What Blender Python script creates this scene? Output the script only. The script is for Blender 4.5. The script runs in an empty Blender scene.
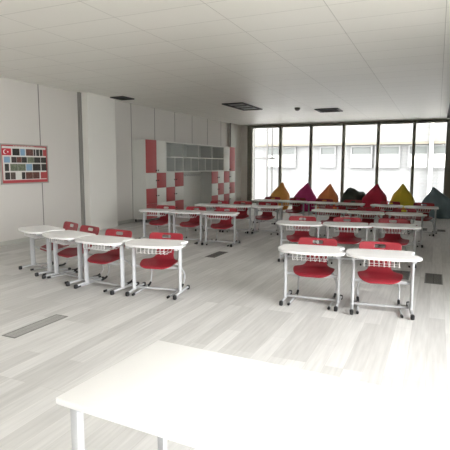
import bpy, bmesh, math, random
from mathutils import Vector, Matrix, noise
random.seed(7)
C = bpy.context.scene
COL = C.collection
R = math.radians

# ---------------------------------------------------------------- camera
cam_d = bpy.data.cameras.new('camera'); cam = bpy.data.objects.new('camera', cam_d); COL.objects.link(cam)
yaw, pitch, roll = R(-24.17), R(6.81), R(0.14)
fwd = Vector((math.sin(yaw)*math.cos(pitch), math.cos(yaw)*math.cos(pitch), -math.sin(pitch)))
right = Vector((math.cos(yaw), -math.sin(yaw), 0)); up = right.cross(fwd)
r2 = right*math.cos(roll)+up*math.sin(roll); u2 = -right*math.sin(roll)+up*math.cos(roll)
m = Matrix((r2, u2, -fwd)).transposed().to_4x4(); m.translation = Vector((0, 0, 1.65))
cam.matrix_world = m
cam_d.sensor_width = 36; cam_d.lens = 470/450*36; cam_d.shift_y = -3.5/450
cam_d.clip_end = 200; cam_d.clip_start = .05
C.camera = cam

# ---------------------------------------------------------------- world, daylight, exposure
C.view_settings.view_transform = 'Standard'; C.view_settings.look = 'None'
C.view_settings.gamma = 1; C.view_settings.use_curve_mapping = False
C.view_settings.exposure = 2.15
w = bpy.data.worlds.new('overcast_sky'); C.world = w; w.use_nodes = True
bg = w.node_tree.nodes['Background']; bg.inputs[0].default_value = (1, 1, 1, 1); bg.inputs[1].default_value = 4.2

def portal(name, loc, rot, sx, sy):
    d = bpy.data.lights.new(name, 'AREA'); d.shape = 'RECTANGLE'; d.size = sx; d.size_y = sy
    d.cycles.is_portal = True
    o = bpy.data.objects.new(name, d); COL.objects.link(o); o.location = loc; o.rotation_euler = rot
portal('window_portal', (-3.65, 19.75, 1.7), (R(-90), 0, 0), 7.8, 3.2)
portal('side_window_portal', (2.8, .75, 1.75), (0, R(90), 0), 2.7, 9.6)

# ---------------------------------------------------------------- materials
def mat(name, col, rough=.6, metal=0, spec=.5, noise_amt=0, nscale=8):
    m = bpy.data.materials.new(name); m.use_nodes = True
    nt = m.node_tree; b = nt.nodes['Principled BSDF']
    b.inputs['Base Color'].default_value = (*col, 1); b.inputs['Roughness'].default_value = rough
    b.inputs['Metallic'].default_value = metal; b.inputs['Specular IOR Level'].default_value = spec
    if noise_amt:
        tc = nt.nodes.new('ShaderNodeTexCoord'); n = nt.nodes.new('ShaderNodeTexNoise'); n.inputs['Scale'].default_value = nscale
        n.inputs['Detail'].default_value = 4
        mr = nt.nodes.new('ShaderNodeMapRange'); mr.inputs[3].default_value = 1-noise_amt; mr.inputs[4].default_value = 1+noise_amt
        mx = nt.nodes.new('ShaderNodeVectorMath'); mx.operation = 'SCALE'; mx.inputs[0].default_value = col
        nt.links.new(tc.outputs['Object'], n.inputs['Vector']); nt.links.new(n.outputs['Fac'], mr.inputs[0])
        nt.links.new(mr.outputs[0], mx.inputs['Scale']); nt.links.new(mx.outputs[0], b.inputs['Base Color'])
    return m

def floor_mat():
    m = bpy.data.materials.new('ash_plank_floor'); m.use_nodes = True; nt = m.node_tree; N = nt.nodes; Lk = nt.links
    b = N['Principled BSDF']; tc = N.new('ShaderNodeTexCoord')
    mp = N.new('ShaderNodeMapping'); mp.inputs['Rotation'].default_value = (0, 0, R(90))
    Lk.new(tc.outputs['Object'], mp.inputs[0])
    br = N.new('ShaderNodeTexBrick'); br.inputs['Scale'].default_value = 1
    br.inputs['Brick Width'].default_value = 1.25; br.inputs['Row Height'].default_value = .155
    br.inputs['Mortar Size'].default_value = .0015; br.inputs['Mortar Smooth'].default_value = .3
    br.offset = .37; br.offset_frequency = 3
    br.inputs['Color1'].default_value = (.68, .675, .66, 1); br.inputs['Color2'].default_value = (.54, .535, .52, 1)
    br.inputs['Mortar'].default_value = (.50, .485, .46, 1)
    Lk.new(mp.outputs[0], br.inputs['Vector'])
    m2 = N.new('ShaderNodeMapping'); m2.inputs['Scale'].default_value = (26, 1.6, 1)
    Lk.new(tc.outputs['Object'], m2.inputs[0])
    n = N.new('ShaderNodeTexNoise'); n.inputs['Scale'].default_value = 1.2; n.inputs['Detail'].default_value = 6
    Lk.new(m2.outputs[0], n.inputs['Vector'])
    mr = N.new('ShaderNodeMapRange'); mr.inputs[1].default_value = .3; mr.inputs[2].default_value = .7
    mr.inputs[3].default_value = .90; mr.inputs[4].default_value = 1.08; Lk.new(n.outputs['Fac'], mr.inputs[0])
    sc = N.new('ShaderNodeVectorMath'); sc.operation = 'SCALE'
    Lk.new(br.outputs['Color'], sc.inputs[0]); Lk.new(mr.outputs[0], sc.inputs['Scale'])
    Lk.new(sc.outputs[0], b.inputs['Base Color']); b.inputs['Roughness'].default_value = .5
    b.inputs['Specular IOR Level'].default_value = .35
    return m

def ceiling_mat():
    m = bpy.data.materials.new('metal_ceiling_panels'); m.use_nodes = True; nt = m.node_tree; N = nt.nodes; Lk = nt.links
    b = N['Principled BSDF']; tc = N.new('ShaderNodeTexCoord')
    br = N.new('ShaderNodeTexBrick'); br.inputs['Scale'].default_value = 1
    br.inputs['Brick Width'].default_value = 1.2; br.inputs['Row Height'].default_value = .6; br.offset = 0
    br.inputs['Mortar Size'].default_value = .004
    br.inputs['Color1'].default_value = (.87, .85, .79, 1); br.inputs['Color2'].default_value = (.85, .83, .77, 1)
    br.inputs['Mortar'].default_value = (.52, .50, .45, 1)
    Lk.new(tc.outputs['Object'], br.inputs['Vector']); Lk.new(br.outputs['Color'], b.inputs['Base Color'])
    b.inputs['Roughness'].default_value = .42; b.inputs['Specular IOR Level'].default_value = .5
    return m

def glass_mat():
    m = bpy.data.materials.new('window_glass'); m.use_nodes = True; nt = m.node_tree; N = nt.nodes; Lk = nt.links
    N.remove(N['Principled BSDF']); o = N['Material Output']
    t = N.new('ShaderNodeBsdfTransparent'); t.inputs[0].default_value = (.97, .97, .97, 1)
    g = N.new('ShaderNodeBsdfGlossy'); g.inputs['Roughness'].default_value = .02
    f = N.new('ShaderNodeFresnel'); f.inputs[0].default_value = 1.3
    mx = N.new('ShaderNodeMixShader'); Lk.new(f.outputs[0], mx.inputs[0]); Lk.new(t.outputs[0], mx.inputs[1]); Lk.new(g.outputs[0], mx.inputs[2])
    Lk.new(mx.outputs[0], o.inputs['Surface']); return m

def brick_mat(name, c1, c2, mort, bw, rh, ms, axis_rot, offset=.5):
    m = bpy.data.materials.new(name); m.use_nodes = True; nt = m.node_tree; N = nt.nodes; Lk = nt.links
    b = N['Principled BSDF']; tc = N.new('ShaderNodeTexCoord'); mp = N.new('ShaderNodeMapping'); mp.inputs['Rotation'].default_value = axis_rot
    Lk.new(tc.outputs['Object'], mp.inputs[0])
    br = N.new('ShaderNodeTexBrick'); br.inputs['Scale'].default_value = 1; br.offset = offset
    br.inputs['Brick Width'].default_value = bw; br.inputs['Row Height'].default_value = rh; br.inputs['Mortar Size'].default_value = ms
    br.inputs['Color1'].default_value = (*c1, 1); br.inputs['Color2'].default_value = (*c2, 1); br.inputs['Mortar'].default_value = (*mort, 1)
    Lk.new(mp.outputs[0], br.inputs['Vector']); Lk.new(br.outputs['Color'], b.inputs['Base Color'])
    b.inputs['Roughness'].default_value = .8; return m

WALLC = (.57, .55, .515)
M = dict(
    floor=floor_mat(), ceiling=ceiling_mat(), glass=glass_mat(),
    wall=mat('wall_panel_white', WALLC, .5, noise_amt=.02, nscale=1.5),
    seam=mat('panel_seam', (.22, .215, .20), .7),
    pillar=mat('pillar_paint', (.70, .69, .645), .6, noise_amt=.02, nscale=2),
    base=mat('skirting', (.42, .42, .38), .5),
    alu=mat('window_aluminium', (.20, .20, .16), .5, noise_amt=.05),
    desk_top=mat('white_laminate', (.85, .85, .845), .55, spec=.2, noise_amt=.015, nscale=5),
    steel=mat('grey_painted_steel', (.47, .48, .49), .38, noise_amt=.03, nscale=10),
    wire=mat('white_wire', (.78, .78, .77), .4),
    black=mat('black_rubber', (.012, .012, .013), .55, noise_amt=.1),
    red=mat('red_plastic', (.29, .018, .030), .38, noise_amt=.05, nscale=6),
    locker_white=mat('locker_white_board', (.66, .66, .61), .45, noise_amt=.02),
    locker_red=mat('locker_red_board', (.42, .08, .08), .6, noise_amt=.04),
    locker_in=mat('cubby_interior_board', (.55, .57, .54), .6, noise_amt=.02),
    locker_side=mat('locker_carcass', (.60, .60, .56), .5, noise_amt=.02),
    outdoor_steel=mat('dark_outdoor_steel', (.05, .05, .047), .7, noise_amt=.05),  # plain dark steel, one even tone set darker than the indoor steel
    vent_dark=mat('dark_vent_metal', (.015, .015, .014), .6),
    vent_gray=mat('grey_vent_metal', (.20, .20, .19), .5, metal=.3),
    grille=brick_mat('floor_grille_bars', (.17, .165, .155), (.20, .195, .185), (.06, .06, .055), .3, .018, .005, (0, 0, 0), 0),
    grille_light=brick_mat('light_floor_grille_bars', (.40, .395, .38), (.42, .415, .40), (.25, .245, .235), .3, .018, .003, (0, 0, 0), 0),
    frame_gray=mat('board_frame_aluminium', (.36, .35, .32), .4, metal=.4),
    board_red=mat('board_red_border', (.42, .06, .07), .5),
    paper=mat('board_white_paper', (.62, .61, .57), .7),
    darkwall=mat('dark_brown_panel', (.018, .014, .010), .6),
    pier=mat('dark_grey_window_pier', (.24, .24, .20), .6),
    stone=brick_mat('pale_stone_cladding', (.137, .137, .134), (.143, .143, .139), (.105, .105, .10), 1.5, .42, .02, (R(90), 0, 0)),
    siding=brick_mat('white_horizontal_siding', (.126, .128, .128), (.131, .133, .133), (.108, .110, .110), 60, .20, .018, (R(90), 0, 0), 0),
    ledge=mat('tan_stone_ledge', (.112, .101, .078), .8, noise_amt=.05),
    fwin=mat('grey_facade_glass', (.066, .073, .07), .6),
    paving=mat('pale_paving', (.62, .61, .58), .9, noise_amt=.05, nscale=.6),
    yard=mat('concrete_yard', (.33, .33, .32), .9, noise_amt=.06, nscale=.6),
)

# ---------------------------------------------------------------- mesh helpers
def box(bm, x0, x1, y0, y1, z0, z1, bev=0):
    T = bmesh.new(); bmesh.ops.create_cube(T, size=1)
    for v in T.verts:
        v.co = Vector(((x0+x1)/2+v.co.x*(x1-x0), (y0+y1)/2+v.co.y*(y1-y0), (z0+z1)/2+v.co.z*(z1-z0)))
    if bev:
        bmesh.ops.bevel(T, geom=T.edges[:], offset=bev, segments=2, affect='EDGES', profile=.5)
    me = bpy.data.meshes.new('t'); T.to_mesh(me); bm.from_mesh(me); bpy.data.meshes.remove(me); T.free()

def tube(bm, pts, r, seg=8, ry=None, closed=False, xaxis=Vector((1, 0, 0))):
    """sweep an ellipse (r along xaxis-like side, ry across) along pts"""
    pts = [Vector(p) for p in pts]; n = len(pts); rings = []
    prev = None
    for i, p in enumerate(pts):
        a = pts[(i-1) % n] if (closed or i > 0) else p; c = pts[(i+1) % n] if (closed or i < n-1) else p
        t = (c-a).normalized()
        s = prev if prev else xaxis
        s = s - t*s.dot(t)
        if s.length < 1e-3:
            s = Vector((0, 1, 0)) - t*t.y
        s.normalize(); prev = s; q = t.cross(s)
        rings.append([bm.verts.new(p+s*math.cos(k*2*math.pi/seg)*r+q*math.sin(k*2*math.pi/seg)*(ry or r)) for k in range(seg)])
    for i in range(n if closed else n-1):
        A, B = rings[i], rings[(i+1) % n]
        for k in range(seg):
            bm.faces.new((A[k], A[(k+1) % seg], B[(k+1) % seg], B[k]))
    if not closed:
        bm.faces.new(rings[0][::-1]); bm.faces.new(rings[-1])

def round_path(pts, rad, k=5):
    out = [Vector(pts[0])]
    for i in range(1, len(pts)-1):
        a, b, c = Vector(pts[i-1]), Vector(pts[i]), Vector(pts[i+1])
        d1 = (a-b); d2 = (c-b); rr = min(rad, d1.length*.49, d2.length*.49)
        p0 = b+d1.normalized()*rr; p1 = b+d2.normalized()*rr
        for j in range(k+1):
            t = j/k; out.append(p0*(1-t)**2+b*2*t*(1-t)+p1*t*t)
    out.append(Vector(pts[-1])); return out

def obj(name, bm, material, parent=None, smooth=True, ang=40):
    bmesh.ops.recalc_face_normals(bm, faces=bm.faces[:])
    me = bpy.data.meshes.new(name); bm.to_mesh(me); bm.free()
    if smooth:
        for p in me.polygons: p.use_smooth = True
        me.set_sharp_from_angle(angle=R(ang))
    o = bpy.data.objects.new(name, me); COL.objects.link(o); me.materials.append(material)
    if parent: o.parent = parent
    return o

def bx(name, material, parent, x0, x1, y0, y1, z0, z1, bev=0):
    bm = bmesh.new(); box(bm, x0, x1, y0, y1, z0, z1, bev); return obj(name, bm, material, parent)

def struct(name, bm, m, parent=None):
    o = obj(name, bm, m, parent, smooth=False); o['kind'] = 'structure'; return o
def sbox(name, m, *a, parent=None, bev=0):
    bm = bmesh.new(); box(bm, *a, bev); return struct(name, bm, m, parent)

def thing(name, label, cat, loc=(0, 0, 0), rz=0, group=None):
    o = bpy.data.objects.new(name, None); COL.objects.link(o); o.empty_display_size = .1
    o.location = loc; o.rotation_euler = (0, 0, rz); o['label'] = label; o['category'] = cat
    if group: o['group'] = group
    return o
def tag(o, label, cat, group=None):
    o['label'] = label; o['category'] = cat
    if group: o['group'] = group
    return o

def dup(root, loc, rz, label, group):
    r = root.copy(); COL.objects.link(r); r.location = loc; r.rotation_euler = (0, 0, rz); r['label'] = label; r['group'] = group
    for ch in list(root.children):
        c = ch.copy(); COL.objects.link(c); c.parent = r
        for g in ch.children:
            d = g.copy(); COL.objects.link(d); d.parent = c
    return r

# ---------------------------------------------------------------- room shell
XL, XR, YB, YF, ZC = -8.05, 2.6, -4.0, 19.6, 3.40
sbox('floor', M['floor'], XL-.1, XR+.1, YB-.1, YF+.15, -.12, 0)
sbox('ceiling', M['ceiling'], XL-.1, .22, YB-.1, YF+.15, ZC, ZC+.15)
sbox('ceiling_right', M['ceiling'], .95, XR+.1, YB-.1, YF+.15, ZC, ZC+.15)
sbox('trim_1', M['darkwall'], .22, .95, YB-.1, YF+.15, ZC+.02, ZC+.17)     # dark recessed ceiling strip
sbox('wall_back', M['wall'], XL-.1, XR+.1, YB-.15, YB, 0, ZC)

# left wall: panels separated by seams
wl = sbox('wall_left', M['wall'], XL-.12, XL, YB, YF+.15, 0, ZC)
bm = bmesh.new()
for y in [7.94-1.24*k for k in range(0, 9)]+[11.37, 12.60, 13.83, 15.05, 16.28, 17.51]:
    box(bm, XL-.004, XL+.004, y-.011, y+.011, .1, ZC)
struct('trim_2', bm, M['seam'])
sbox('baseboard_left', M['base'], XL, XL+.015, YB, 9.2, 0, .09)
sbox('baseboard_recess', M['base'], XL, XL+.015, 10.5, 11.4, 0, .09)
# pillar on the left wall, with a dark shadow-gap profile at its near edge
sbox('wall_pier_left', M['pillar'], XL, -7.82, 9.25, 10.33, 0, ZC)
sbox('trim_3', M['seam'], XL, -7.99, 9.17, 9.25, 0, ZC)
# boxed corner between lockers and the window wall
sbox('wall_corner_left', M['pillar'], XL, -7.95, 18.30, 19.05, 0, ZC)
sbox('wall_corner_window', M['pillar'], XL, -7.68, 19.45, YF+.15, 0, ZC)
sbox('trim_4', M['seam'], -7.97, -7.945, 18.24, 18.30, 0, ZC)
sbox('wall_corner_jamb', M['pillar'], XL, -7.95, 19.05, 19.45, 0, ZC)

# window wall
mull = [-7.53, -6.18, -4.86, -3.52, -2.18, -.87, .30]
sbox('wall_window_header', M['pillar'], -7.68, XR, YF, YF+.15, 3.36, ZC)
for i in range(6):
    x0, x1 = mull[i], mull[i+1]
    fr = bmesh.new()
    hw = .055
    a = x0 - (.15 if i == 0 else hw); 
    box(fr, a, x0+hw, YF-.10, YF+.08, 0, 3.36)
    if i == 5: box(fr, x1-hw, x1+hw, YF-.10, YF+.08, 0, 3.36)
    box(fr, x0+hw, x1-hw, YF-.10, YF+.08, 3.26, 3.36)
    box(fr, x0+hw, x1-hw, YF-.10, YF+.08, 0, .10)
    wd = struct('window_%d' % (i+1), fr, M['alu'])
    g = bmesh.new(); box(g, x0+hw, x1-hw, YF-.01, YF+.01, .10, 3.26)
    obj('pane', g, M['glass'], wd, smooth=False)
sbox('wall_pier_right', M['pier'], .32, 1.0, 19.30, YF+.15, 0, ZC)
sbox('wall_far_right', M['wall'], 1.0, XR+.1, YF, YF+.15, 0, ZC)

# right wall with a band of windows beside the camera (out of frame)
sbox('wall_right_low', M['wall'], XR, XR+.15, YB, YF+.15, 0, .45)
sbox('wall_right_top', M['wall'], XR, XR+.15, YB, YF+.15, 3.1, ZC)
sbox('wall_right_far', M['wall'], XR, XR+.15, 5.5, YF+.15, .45, 3.1)
sbox('wall_right_near', M['wall'], XR, XR+.15, YB, -4+.0+.0+.05, .45, 3.1)
ys = [-3.95+1.89*k for k in range(6)]
for i in range(5):
    fr = bmesh.new(); y0, y1 = ys[i], ys[i+1]
    box(fr, XR+.02, XR+.12, y0, y0+.06, .45, 3.1); box(fr, XR+.02, XR+.12, y1-.06, y1, .45, 3.1)
    box(fr, XR+.02, XR+.12, y0+.06, y1-.06, 3.04, 3.1); box(fr, XR+.02, XR+.12, y0+.06, y1-.06, .45, .52)
    wd = struct('window_%d' % (i+7), fr, M['alu'])
    g = bmesh.new(); box(g, XR+.06, XR+.075, y0+.06, y1-.06, .52, 3.04); obj('pane', g, M['glass'], wd, smooth=False)

# ---------------------------------------------------------------- outside
sbox('wall_added_storeys', M['pillar'], XL-.3, XR+.2, 7.0, YF+.15, ZC+.2, 26)  # unseen storeys, added to block sky light from the yard and facade
yd = sbox('ground_yard', M['yard'], -60, 40, YF+.2, 60, -1.25, -1.05)
sbox('ground_side', M['paving'], XR+.2, 40, -30, YF+.2, -1.25, -1.05)  # unseen ground, made pale to bounce daylight up to the ceiling
FB = thing('office_building', 'pale building across the yard with stone upper band, tan ledge and grey windows', 'building', (0, 32, -1.05))
bx('stone_band', M['stone'], FB, -24, 14, 0, 6, 4.20, 27)  # height above the view added to cut sky light through the windows
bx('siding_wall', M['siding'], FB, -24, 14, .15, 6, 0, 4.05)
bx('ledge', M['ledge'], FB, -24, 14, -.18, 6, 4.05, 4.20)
for (xa, xb) in [(-11.2, -9.0), (-7.35, -6.25), (-5.3, -3.9), (-3.75, -2.2), (-1.75, -.55), (-.35, 1.2), (-15, -13)]:
    f = bmesh.new(); yy = -.02
    for a in ((xa, xa+.1, 2.55, 4.0), (xb-.1, xb, 2.55, 4.0), (xa+.1, xb-.1, 3.9, 4.0), (xa+.1, xb-.1, 2.55, 2.63), (xa+.1, xb-.1, 3.42, 3.47)):
        box(f, a[0], a[1], 0, .2, a[2], a[3])
    fo = obj('window_frame', f, M['siding'], FB)
    bx('pane', M['fwin'], fo, xa+.1, xb-.1, .08, .12, 3.47, 3.9)
    bx('blind', M['paper'], fo, xa+.1, xb-.1, .08, .12, 2.63, 3.42)
for xx in (-.15,): bx('downpipe', M['paper'], FB, -1.75+1.25, -1.75+1.45, -.3, -.1, 0, 27)
# steel escape stair frame outside left
ES = thing('steel_frame_tower', 'grey steel scaffold-like frame with a platform outside the leftmost window', 'frame', (-10.6, 29, -1.05))
for x in (-.75, -.35, .55):
    b_ = bmesh.new(); box(b_, x-.05, x+.05, -.05, .05, 0, 5.4); obj('post', b_, M['outdoor_steel'], ES)
for x in (-.75, .55):
    b_ = bmesh.new(); box(b_, x-.04, x+.04, .95, 1.05, 0, 5.4); obj('post', b_, M['outdoor_steel'], ES)
bx('platform', M['outdoor_steel'], ES, -1.0, .75, -.1, 1.1, 3.1, 3.22)
bx('rail', M['outdoor_steel'], ES, -.8, .6, -.03, .03, 3.85, 3.9)
bx('rail', M['outdoor_steel'], ES, -.8, .6, -.03, .03, 4.9, 4.95)

# ---------------------------------------------------------------- lockers
XF, XK = -7.57, XL+.005
def knob(parent, y, z):
    b_ = bmesh.new()
    tube(b_, [(XF+.0, y, z), (XF+.018, y, z)], .008, 8, xaxis=Vector((0, 1, 0))); tube(b_, [(XF+.018, y, z), (XF+.034, y, z)], .019, 10, xaxis=Vector((0, 1, 0)))
    return obj('knob', b_, M['black'], parent)
def locker(label, ys, ztop, tall_cols, pat):
    """ys: column edges; pat: colour rows bottom to top per column"""
    y0, y1 = ys[0], ys[-1]
    t = thing('locker_cabinet', label, 'locker', (XF, (y0+y1)/2, 0), 0, 'checkered red and white lockers')
    off = Vector((XF, (y0+y1)/2, 0))
    def P(o): o.location = -off; return o
    b_ = bmesh.new()
    box(b_, XK, XF-.02, y0, y0+.02, .08, ztop); box(b_, XK, XF-.02, y1-.02, y1, .08, ztop)
    box(b_, XK, XF-.02, y0+.02, y1-.02, ztop-.02, ztop); box(b_, XK, XF-.02, y0+.02, y1-.02, .08, .10)
    box(b_, XK, XK+.01, y0+.02, y1-.02, .10, ztop-.02)
    P(obj('body', b_, M['locker_side'], t))
    for yy in (y0+.05, y1-.05):
        for xx in (XK+.05, XF-.07):
            b_ = bmesh.new(); tube(b_, [(xx, yy, 0), (xx, yy, .08)], .02, 8); P(obj('foot', b_, M['black'], t))
    zs = [.09, .53, .975, 1.425]
    for ci in range(len(ys)-1):
        a, b = ys[ci]+.004, ys[ci+1]-.004
        rows = [(zs[k]+.003, zs[k+1]-.003, pat[ci][k]) for k in range(3)]
        if tall_cols: rows.append((zs[3]+.003, ztop-.003, pat[ci][3]))
        for k, (za, zb, c) in enumerate(rows):
            b_ = bmesh.new(); box(b_, XF-.02, XF, a, b, za, zb, .002)
            d = P(obj('door', b_, M['locker_red' if c == 'r' else 'locker_white'], t))
            kb = knob(d, (b-.05) if ci == 0 else (a+.05), za+.07 if k == 3 else (za+zb)/2)
    return t
L_ = [11.38, 11.93, 12.46, 12.99, 13.55]
Rr = [15.68, 16.22, 16.76, 17.31, 17.85]
locker('tall red and white locker cabinet nearest the camera, left end of the locker wall', L_[:3], 2.38, True, ['rrwr', 'wwrw'][0:0] or ['rrwr', 'wwrw'])
locker('low checkered locker cabinet left of the coat hooks, under the grey shelves', L_[2:], 1.425, False, ['wrw', 'rwr'])
locker('low checkered locker cabinet right of the coat hooks, under the grey shelves', Rr[:3], 1.425, False, ['rwr', 'wrw'])
locker('tall red and white locker cabinet at the window end of the locker wall', Rr[2:], 2.38, True, ['rwrw', 'wrwr'])
# overhead shelf unit
SU = thing('wall_shelf_unit', 'long overhead unit of open grey cubbies above the coat hooks, between the tall lockers', 'shelf', (XF, 14.8, 1.43))
off = Vector((XF, 14.8, 1.43))
y0, y1 = 12.46+.002, 16.76-.002
b_ = bmesh.new()
for (a, b) in ((y0, y0+.03), (y1-.03, y1)): box(b_, XK, XF, a, b, 1.43, 2.38)
for (a, b) in ((1.43, 1.46), (1.89, 1.92), (2.34, 2.38)): box(b_, XK+.012, XF, y0+.03, y1-.03, a, b)
for k in range(1, 8):
    y = y0+(y1-y0)*k/8
    box(b_, XK+.012, XF, y-.012, y+.012, 1.46, 1.89)
    if k % 2 == 0: box(b_, XK+.012, XF, y-.016, y+.016, 1.92, 2.34)
o = obj('cubby_frame', b_, M['locker_white'], SU); o.location = -off
b_ = bmesh.new(); box(b_, XK, XK+.012, y0+.03, y1-.03, 1.43, 2.38)
o = obj('back_panel', b_, M['locker_in'], SU); o.location = -off
# grey liner of each cubby
for row, (za, zb) in enumerate(((1.46, 1.89), (1.92, 2.34))):
    n = 8 if row == 0 else 4
    for k in range(n):
        a = y0+(y1-y0)*k/n+.02; b = y0+(y1-y0)*(k+1)/n-.02
        if k == 0: a += .012
        if k == n-1: b -= .012
        b_ = bmesh.new(); box(b_, XK+.02, XF-.006, b-.006, b-.001, za+.002, zb-.002); box(b_, XK+.02, XF-.006, a+.001, a+.006, za+.002, zb-.002)
        box(b_, XK+.013, XK+.02, a, b, za, zb); box(b_, XK+.02, XF-.006, a+.006, b-.006, zb-.006, zb-.001)
        o = obj('cubby_liner', b_, M['locker_in'], SU); o.location = -off
# coat rail in the niche
CR = thing('coat_hook_rail', 'white rail with a row of coat hooks under the grey shelves', 'hooks', (XK+.013, 14.6, 1.33))
bx('rail', M['locker_white'], CR, 0, .02, -1.02, 1.04, -.045, .045)
for k in range(12):
    y = -.93+k*.17; b_ = bmesh.new()
    tube(b_, round_path([(.02, y, .0), (.06, y, -.01), (.07, y, -.045), (.095, y, -.045), (.1, y, -.01)], .02, 3), .008, 6, xaxis=Vector((0, 1, 0)))
    obj('hook', b_, M['steel'], CR)
b_ = bmesh.new(); box(b_, XK, XK+.012, 13.56, 15.67, .1, 1.42)
tag(obj('back_board', b_, M['locker_white']), 'plain white back board behind the coat hooks between the low lockers', 'panel')

# ---------------------------------------------------------------- notice board
NB = thing('notice_board', 'red bordered notice board of small photographs with a flag, on the left wall', 'notice board', (XL, 7.48, 1.25))
W_, H_ = 1.27, .83
b_ = bmesh.new()
for a in ((-W_/2, W_/2, 0, .025), (-W_/2, W_/2, H_-.025, H_), (-W_/2, -W_/2+.025, .025, H_-.025), (W_/2-.025, W_/2, .025, H_-.025)):
    box(b_, 0, .035, a[0], a[1], a[2], a[3])
obj('frame', b_, M['frame_gray'], NB)
bx('backing', M['board_red'], NB, 0, .018, -W_/2+.025, W_/2-.025, .025, H_-.025)
bx('paper', M['paper'], NB, .018, .021, -W_/2+.055, W_/2-.055, .085, H_-.05)
# left = small Y ; s in zoom px -> local
def px(s): return -W_/2+.02+(s/345)*(W_-.03)
rowz = [(.595, .735), (.445, .565), (.275, .42), (.10, .245)]
cols = {'d': (.03, .028, .025), 'k': (.05, .04, .04), 'b': (.20, .33, .47), 'n': (.12, .05, .04), 'g': (.14, .16, .11), 'r': (.36, .06, .06), 'w': (.6, .6, .56), 'm': (.08, .06, .05)}
PM = {}
for k, c in cols.items():
    mm = mat('photo_print_'+k, c, .4, noise_amt=(.9 if k in 'dkngm' else .12), nscale=28); PM[k] = mm
rows = [[(80, 130, 'd'), (136, 170, 'b'), (178, 232, 'n'), (236, 250, 'k'), (256, 279, 'd'), (284, 306, 'd'), (310, 336, 'r')],
        [(18, 60, 'b'), (70, 106, 'k'), (108, 142, 'n'), (144, 182, 'd'), (186, 236, 'g'), (238, 287, 'd'), (291, 335, 'd')],
        [(22, 50, 'd'), (60, 112, 'g'), (114, 170, 'g'), (175, 220, 'b'), (225, 286, 'd'), (293, 336, 'd')],
        [(22, 55, 'd'), (60, 94, 'm'), (96, 130, 'w'), (140, 165, 'd'), (170, 222, 'n'), (224, 275, 'n'), (285, 336, 'r')]]
for r_, (za, zb) in zip(rows, rowz):
    for (a, b, c) in r_: bx('photograph', PM[c], NB, .021, .024, px(a), px(b), za, zb)
za, zb = rowz[0]
fl = bx('flag', mat('flag_red', (.50, .03, .045), .5), NB, .021, .024, px(4), px(70), za, zb)
b_ = bmesh.new(); cy, cz, ro = px(28), (za+zb)/2, .045
outer = [(cy+math.cos(t)*ro, cz+math.sin(t)*ro) for t in [R(35)+R(290)*k/20 for k in range(21)]]
inner = [(cy+.012+math.cos(t)*ro*.8, cz+math.sin(t)*ro*.8) for t in [R(35)+R(290)*k/20 for k in range(21)]]
for k in range(20):
    vs = [b_.verts.new((.0255, *p)) for p in (outer[k], outer[k+1], inner[k+1], inner[k])]; b_.faces.new(vs)
cs = mat('flag_white', (.8, .8, .78), .5); obj('crescent', b_, cs, fl, smooth=False)
b_ = bmesh.new(); sy = px(47)
vs = [b_.verts.new((.0255, sy+math.cos(R(180+36*k))*(.024 if k % 2 == 0 else .0095), cz+math.sin(R(180+36*k))*(.024 if k % 2 == 0 else .0095))) for k in range(10)]
b_.faces.new(vs); obj('star', b_, cs, fl, smooth=False)
b_ = bmesh.new()
for k in range(14):
    y = px(88+k*11); box(b_, .018, .020, y, y+.022, H_-.047, H_-.033)
obj('heading_strip', b_, M['paper'], NB)

# ---------------------------------------------------------------- ceiling fittings
def hatch(label, x0, x1, y0, y1, slats, name='ceiling_vent', inner='vent_gray'):
    t = thing(name, label, 'ceiling vent', ((x0+x1)/2, (y0+y1)/2, ZC), 0, 'dark vents in the ceiling')
    hx, hy = (x1-x0)/2, (y1-y0)/2; b_ = bmesh.new(); f = .07
    for a in ((-hx, hx, -hy, -hy+f), (-hx, hx, hy-f, hy), (-hx, -hx+f, -hy+f, hy-f), (hx-f, hx, -hy+f, hy-f)): box(b_, *a, -.03, 0)
    obj('frame', b_, M['vent_dark'], t)
    bx('plate', M[inner], t, -hx+f, hx-f, -hy+f, hy-f, -.008, -.001)
    for k in range(slats):
        yy = -hy+f+(2*hy-2*f)*(k+1)/(slats+1); b_ = bmesh.new(); box(b_, -hx+f, hx-f, yy-.012, yy+.012, -.026, -.008); obj('slat', b_, M['vent_dark'], t)
    return t
hatch('open grey ceiling vent with dark frame left of the ceiling sprinkler', -5.70, -5.06, 12.45, 14.1, 2)
hatch('black ceiling vent above the second window from the left frame', -3.58, -2.86, 14.75, 15.6, 3, inner='vent_dark')
hatch('black ceiling vent at the top of the left wall beside the pillar', -7.80, -7.40, 10.12, 10.62, 2, inner='vent_dark')
SD = thing('smoke_detector', 'small round grey detector on the ceiling between the two vents', 'detector', (-4.0, 14.3, ZC))
b_ = bmesh.new(); tube(b_, [(0, 0, 0), (0, 0, -.025)], .085, 16); obj('base', b_, M['vent_gray'], SD)
b_ = bmesh.new(); bmesh.ops.create_uvsphere(b_, u_segments=16, v_segments=8, radius=.08)
for v in b_.verts: v.co.z = v.co.z*.8-.03
obj('dome', b_, mat('detector_shell', (.30, .29, .26), .5), SD)
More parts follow.
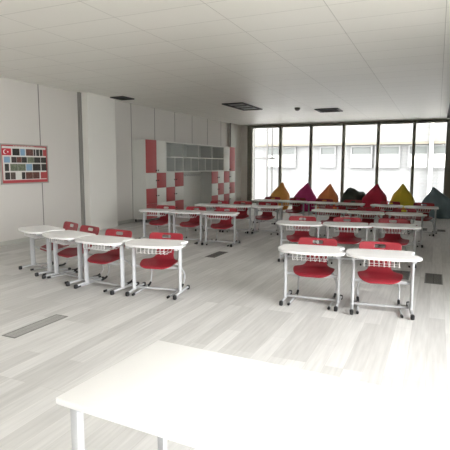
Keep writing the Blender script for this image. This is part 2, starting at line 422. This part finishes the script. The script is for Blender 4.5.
# floor grilles
def grille(label, x0, x1, y0, y1, mt='grille'):
    t = thing('floor_grille', label, 'floor grille', ((x0+x1)/2, (y0+y1)/2, 0), 0, 'grey grilles let into the plank floor')
    hx, hy = (x1-x0)/2, (y1-y0)/2; b_ = bmesh.new(); f = .014
    for a in ((-hx, hx, -hy, -hy+f), (-hx, hx, hy-f, hy), (-hx, -hx+f, -hy+f, hy-f), (hx-f, hx, -hy+f, hy-f)): box(b_, *a, 0, .004)
    obj('frame', b_, M['vent_gray'], t); b_ = bmesh.new(); box(b_, -hx+f, hx-f, -hy+f, hy-f, 0, .003); obj('bars', b_, M[mt], t)
grille('long grey floor grille in the open floor at the lower left', -3.78, -3.61, 3.13, 3.85, 'grille_light')
grille('grey floor grille in the open floor right of the front right desk', -.09, .15, 7.10, 7.78)
grille('grey floor grille seen behind the front right desk', -.57, -.30, 7.20, 7.80)
grille('dull floor grille beside the right end of the middle left row', -3.77, -3.57, 7.50, 8.12)
grille('small floor grille near the slate blue bean bag, right of the back desk', .07, .27, 12.95, 13.37)
grille('small floor grille under the right end of the back row', -.33, -.16, 12.95, 13.5)

# ---------------------------------------------------------------- school desk
def smooth_closed(P, k=5):
    out = []; n = len(P)
    for i in range(n):
        p0, p1, p2, p3 = [Vector(P[(i+j) % n]) for j in (-1, 0, 1, 2)]
        for j in range(k):
            t = j/k
            out.append(.5*((2*p1)+(-p0+p2)*t+(2*p0-5*p1+4*p2-p3)*t*t+(-p0+3*p1-3*p2+p3)*t**3))
    return out
TOP = [(-.33, .245), (-.10, .255), (.14, .258), (.27, .255), (.335, .235), (.352, .185), (.325, .12), (.312, .04), (.335, -.03), (.378, -.075), (.396, -.14),
       (.375, -.20), (.31, -.25), (.18, -.285), (0, -.295), (-.18, -.275), (-.31, -.225), (-.385, -.13), (-.405, -.02), (-.40, .10), (-.375, .20)]
ZT, TH = .668, .026
def make_desk():
    t = thing('school_desk', '', 'desk')
    P = smooth_closed(TOP, 4); b_ = bmesh.new()
    lo = [b_.verts.new((p.x, p.y, ZT-TH)) for p in P]; hi = [b_.verts.new((p.x, p.y, ZT)) for p in P]
    n = len(P); fb = b_.faces.new(lo[::-1]); ft = b_.faces.new(hi)
    for i in range(n): b_.faces.new((lo[i], lo[(i+1) % n], hi[(i+1) % n], hi[i]))
    be = [e for e in b_.edges if (e.verts[0].co.z == e.verts[1].co.z)]
    bmesh.ops.bevel(b_, geom=be, offset=.007, segments=3, affect='EDGES', profile=.5)
    obj('tabletop', b_, M['desk_top'], t)
    for s in (-1, 1):
        x = s*.318
        b_ = bmesh.new(); tube(b_, [(x, -.02, .045), (x, -.02, ZT-TH-.032)], .019, 14, ry=.038); obj('leg', b_, M['steel'], t)
        b_ = bmesh.new(); box(b_, x-.019, x+.019, -.20, .16, ZT-TH-.034, ZT-TH-.001, .004); obj('top_bracket', b_, M['steel'], t)
        b_ = bmesh.new(); tube(b_, [(x, -.21, .036), (x, -.15, .042), (x, -.02, .046), (x, .20, .042), (x, .27, .036)], .017, 12, ry=.015); f = obj('foot', b_, M['steel'], t)
        for yy in (-.225, .285):
            b_ = bmesh.new(); box(b_, x-.021, x+.021, yy-.026, yy+.026, .0, .056, .012); obj('foot_cap', b_, M['black'], f)
    b_ = bmesh.new(); box(b_, -.30, .30, .01-.02, .01+.008, .33, .365, .006); obj('crossbar', b_, M['steel'], t)
    b_ = bmesh.new(); box(b_, -.30, .30, .02-.012, .02+.012, .048, .073, .006); obj('crossbar', b_, M['steel'], t)
    b_ = bmesh.new()
    for k in range(8):
        x = -.20+k*.052
        tube(b_, round_path([(x, -.17, ZT-TH-.002), (x, -.185, ZT-TH-.095), (x, .10, ZT-TH-.095), (x, .13, ZT-TH-.002)], .03, 3), .0042, 5)
    for (yy, zz) in ((-.1, ZT-TH-.098), (.03, ZT-TH-.098)):
        tube(b_, [(-.22, yy, zz), (.185, yy, zz)], .0036, 5, xaxis=Vector((0, 1, 0)))
    obj('wire_basket', b_, M['wire'], t)
    return t

# ---------------------------------------------------------------- red chair
def make_chair():
    t = thing('school_chair', '', 'chair')
    # profile (y, z, halfwidth, curl)
    prof = [(-.235, .335, .095, 0), (-.225, .352, .150, 0), (-.19, .364, .178, .002), (-.14, .370, .196, .006), (-.08, .374, .208, .016), (-.02, .378, .216, .026),
            (.03, .382, .210, .028), (.075, .388, .170, .014), (.115, .400, .136, .008), (.15, .424, .118, .004), (.172, .458, .112, 0), (.184, .495, .112, -.002), (.194, .535, .120, -.005),
            (.203, .572, .140, -.010), (.211, .602, .172, -.016), (.217, .625, .198, -.020), (.224, .650, .212, -.022), (.229, .668, .216, -.022), (.235, .690, .218, -.022), (.241, .712, .218, -.022), (.247, .736, .216, -.022), (.252, .755, .206, -.020), (.256, .768, .185, -.015)]
    prof = [(y, z if z < .43 else .43+(z-.43)*.91, hw*(1.18 if z < .4 else 1.13), cu) for (y, z, hw, cu) in prof]
    nx = 16; b_ = bmesh.new(); G = []
    for (y, z, hw, cu) in prof:
        row = []
        for i in range(nx+1):
            u = -1+2*i/nx; q = u*u
            if cu >= 0: row.append(b_.verts.new((u*hw, y, z+cu*abs(u)**3)))
            else: row.append(b_.verts.new((u*hw, y+cu*q, z)))
        G.append(row)
    for j in range(len(prof)-1):
        for i in range(nx):
            zc = (prof[j][1]+prof[j+1][1])/2; u = abs(-1+2*(i+.5)/nx)
            if .668 < zc < .705 and u < .30 and prof[j][0] > .2: continue      # handle slot
            b_.faces.new((G[j][i], G[j][i+1], G[j+1][i+1], G[j+1][i]))
    tmp = obj('seat_shell', b_, M['red'], None)
    so = tmp.modifiers.new('s', 'SOLIDIFY'); so.thickness = .011; so.offset = 0
    sb = tmp.modifiers.new('u', 'SUBSURF'); sb.levels = 1; sb.render_levels = 1
    dg = bpy.context.evaluated_depsgraph_get(); me = bpy.data.meshes.new_from_object(tmp.evaluated_get(dg))
    tmp.modifiers.clear(); tmp.data = me
    for p in me.polygons: p.use_smooth = True
    tmp.parent = t
    for s in (-1, 1):
        x = s*.235
        path = round_path([(x, -.34, .016), (x, .22, .016), (x*1.06, .30, .15), (x*.85, .13, .352), (s*.12, -.08, .356)], .08, 5)
        b_ = bmesh.new(); tube(b_, path, .0115, 8); lg = obj('leg', b_, M['steel'], t)
        b_ = bmesh.new(); tube(b_, [(x, -.355, .016), (x, -.31, .016)], .0158, 8); obj('foot_cap', b_, M['black'], lg)
        pr = [(x, .10, .016)] + [p for p in path if p.y > .12 and p.z < .05]
        b_ = bmesh.new(); tube(b_, pr, .0158, 8); obj('foot_cap', b_, M['black'], lg)
    b_ = bmesh.new(); tube(b_, [(-.15, -.02, .356), (.15, -.02, .356)], .010, 8, xaxis=Vector((0, 1, 0))); obj('seat_bar', b_, M['steel'], t)
    return t

desk0 = make_desk(); chair0 = make_chair(); first = [True]
ORD = {2: ['left', 'right'], 3: ['left', 'middle', 'right'], 4: ['leftmost', 'second from left', 'third from left', 'rightmost']}
def place(rows):
    for (rname, lst, cdy, pos) in rows:
        for i, (x, y, a, cx_, cy_, ca) in enumerate(lst):
            a = R(a); p = pos[i]
            dl = 'white-topped desk, %s %s' % (p, rname)
            cl = 'red plastic chair, %s %s' % (p, rname)
            grp = 'desks'; 
            off = Vector((cx_, cdy+cy_, 0)); off.rotate(Matrix.Rotation(a, 3, 'Z'))
            cpos = (x+off.x, y+off.y, 0)
            if first[0]:
                first[0] = False
                desk0.location = (x, y, 0); desk0.rotation_euler = (0, 0, a); desk0['label'] = dl; desk0['group'] = 'white school desks in rows'
                chair0.location = cpos; chair0.rotation_euler = (0, 0, a+R(ca)); chair0['label'] = cl; chair0['group'] = 'red school chairs behind the desks'
            else:
                dup(desk0, (x, y, 0), a, dl, 'white school desks in rows'); dup(chair0, cpos, a+R(ca), cl, 'red school chairs behind the desks')
place([
    ('of the front left row of four', [(-5.58, 5.44, -22, .12, .06, 0), (-4.79, 5.17, -16, -.05, .02, 0), (-4.02, 5.01, -4, -.09, .02, 0), (-3.23, 5.07, 10, -.02, 0, 0)], .15, ORD[4]),
    ('of the front right pair', [(-1.31, 5.47, 4, .0, 0, 0), (-.51, 5.49, 8, -.02, 0, 0)], .15, ORD[2]),
    ('of the second row on the right', [(-2.13, 7.92, 8, 0, 0, 0), (-1.35, 8.08, 10, 0, 0, 0), (-.60, 8.25, 9, 0, 0, 0)], .15, ORD[3]),
    ('of the third row on the right', [(-2.13, 10.45, -7, 0, 0, 0), (-1.34, 10.33, 0, 0, 0, 0), (-.55, 10.40, 8, 0, 0, 0)], .15, ORD[3]),
    ('in the row of three before the low lockers', [(-5.62, 8.84, 3, .02, 0, 0), (-4.86, 8.86, 3, .03, 0, 0), (-4.08, 8.86, 4, 0, 0, 0)], .15, ORD[3]),
    ('in the row of three before the window-end lockers', [(-5.20, 10.68, 9, .13, 0, 0), (-4.48, 10.76, 6, 0.02, 0, 0), (-3.72, 10.82, 4, -.09, 0, 0)], .15, ORD[3]),
    ('of six in the back row by bean bags', [(-4.40, 12.78, -5, 0, 0, 0), (-3.62, 12.68, -5, 0, 0, 0), (-2.83, 12.60, -3, 0, 0, 0), (-2.04, 12.54, -2, 0, 0, 0), (-1.10, 12.38, -6, 0, 0, 0), (-.30, 12.26, -6, 0, 0, 0)], .15,
     ['first from left', 'second from left', 'third from left', 'fourth from left', 'fifth from left', 'right end one']),
])

# foreground white table, only its far corner reaches the picture
FT = thing('work_table', 'white table corner in the foreground, nearest thing to the camera', 'table', (-1.39, 2.18, 0), R(-3))
bx('tabletop', M['desk_top'], FT, 0, 1.3, -.75, 0, .64, .67, .004)
for (x, y) in ((.06, -.06), (1.24, -.06), (.06, -.69), (1.24, -.69)):
    bx('leg', M['steel'], FT, x-.02, x+.02, y-.02, y+.02, 0, .64, .004)

# ---------------------------------------------------------------- bean bags
def bean(label, x, y, w_, h, col, lean=(0, 0), seed=0, slump=False, two=None):
    b_ = bmesh.new(); nu, nv = 40, 26; rings = []
    rp = [(0, .84), (.06, .96), (.16, 1.0), (.32, 1.0), (.44, .97), (.55, .88), (.65, .72), (.75, .52), (.84, .34), (.92, .20), (1.0, .07)]
    if slump: rp = [(0, .66), (.06, .92), (.2, 1.0), (.4, 1.0), (.6, .95), (.75, .86), (.86, .70), (.93, .5), (.97, .3), (1.0, .06)]
    def prof(t):
        for k in range(len(rp)-1):
            if rp[k][0] <= t <= rp[k+1][0]:
                f = (t-rp[k][0])/(rp[k+1][0]-rp[k][0]); f = f*f*(3-2*f)*.4+f*.6
                return rp[k][1]*(1-f)+rp[k+1][1]*f
        return .05
    for j in range(nv+1):
        t = j/nv; r = prof(t)*w_/2; ring = []
        for i in range(nu):
            a = 2*math.pi*i/nu
            seam = 1-.035*math.exp(-((abs((a*6/(2*math.pi)) % 1-.5)-.5)**2)/.004)
            d = Vector((math.cos(a), math.sin(a), 0))
            nz = noise.noise(Vector((d.x*1.5+seed*3.1, d.y*1.5, t*3)))*.09+noise.noise(Vector((d.x*4+seed, d.y*4, t*9)))*.05
            rr = r*seam*(1+nz*1.4)
            z = t*h
            if slump: z += (noise.noise(Vector((d.x*1.3*prof(t)+seed, d.y*1.3*prof(t), 0)))*.22)*h*t*t
            z += noise.noise(Vector((d.x*3+seed, d.y*3, t*5+4)))*.02*(1 if 0 < j else 0)
            k = t*t
            ring.append(b_.verts.new((d.x*rr+lean[0]*k, d.y*rr*.95+lean[1]*k, max(z, 0))))
        rings.append(ring)
    for j in range(nv):
        for i in range(nu): b_.faces.new((rings[j][i], rings[j][(i+1) % nu], rings[j+1][(i+1) % nu], rings[j+1][i]))
    b_.faces.new(rings[0][::-1]); b_.faces.new(rings[-1])
    t = thing('bean_bag', label, 'bean bag', (x, y, 0), 0, 'bean bags along the windows')
    mm = mat('bean_bag_fabric', col, .85, noise_amt=.12, nscale=5)
    bo = obj('bag', b_, mm, t, ang=80)
    # zip / handle tab at the tip
    b_ = bmesh.new(); zt = h*.985; tube(b_, round_path([(lean[0]-.03, lean[1]*.9, zt-.03), (lean[0]-.02, lean[1], zt+.025), (lean[0]+.02, lean[1], zt+.025), (lean[0]+.03, lean[1]*.9, zt-.03)], .02, 3), .010, 6, xaxis=Vector((0, 1, 0)))
    if not slump: obj('handle_loop', b_, mm, t)
    else: b_.free()
    return t
bean('mustard gold bean bag, leftmost by the windows', -5.45, 17.1, .78, 1.0, (.74, .38, .09), (.14, .03), 1)
bean('magenta pink bean bag between the gold and the orange one', -4.42, 16.95, .86, 1.0, (.58, .05, .22), (.12, .03), 2)
bean('rust orange bean bag between the magenta and the dark one', -3.63, 17.25, .80, .97, (.74, .24, .08), (.09, .03), 3)
bean('slumped blackish green bean bag with a lumpy top', -2.72, 17.55, .92, .80, (.045, .06, .045), (0, 0), 4, slump=True)
bean('crimson red bean bag in the row by the windows', -1.93, 16.85, .88, 1.02, (.55, .025, .065), (.08, .03), 5)
bean('bright yellow bean bag between crimson and slate ones', -1.05, 17.2, .82, 1.02, (.80, .62, .05), (.0, .03), 6)
bean('slate blue grey bean bag, rightmost beside the dark pier', .12, 16.6, 1.0, .95, (.19, .26, .29), (-.2, .03), 7)
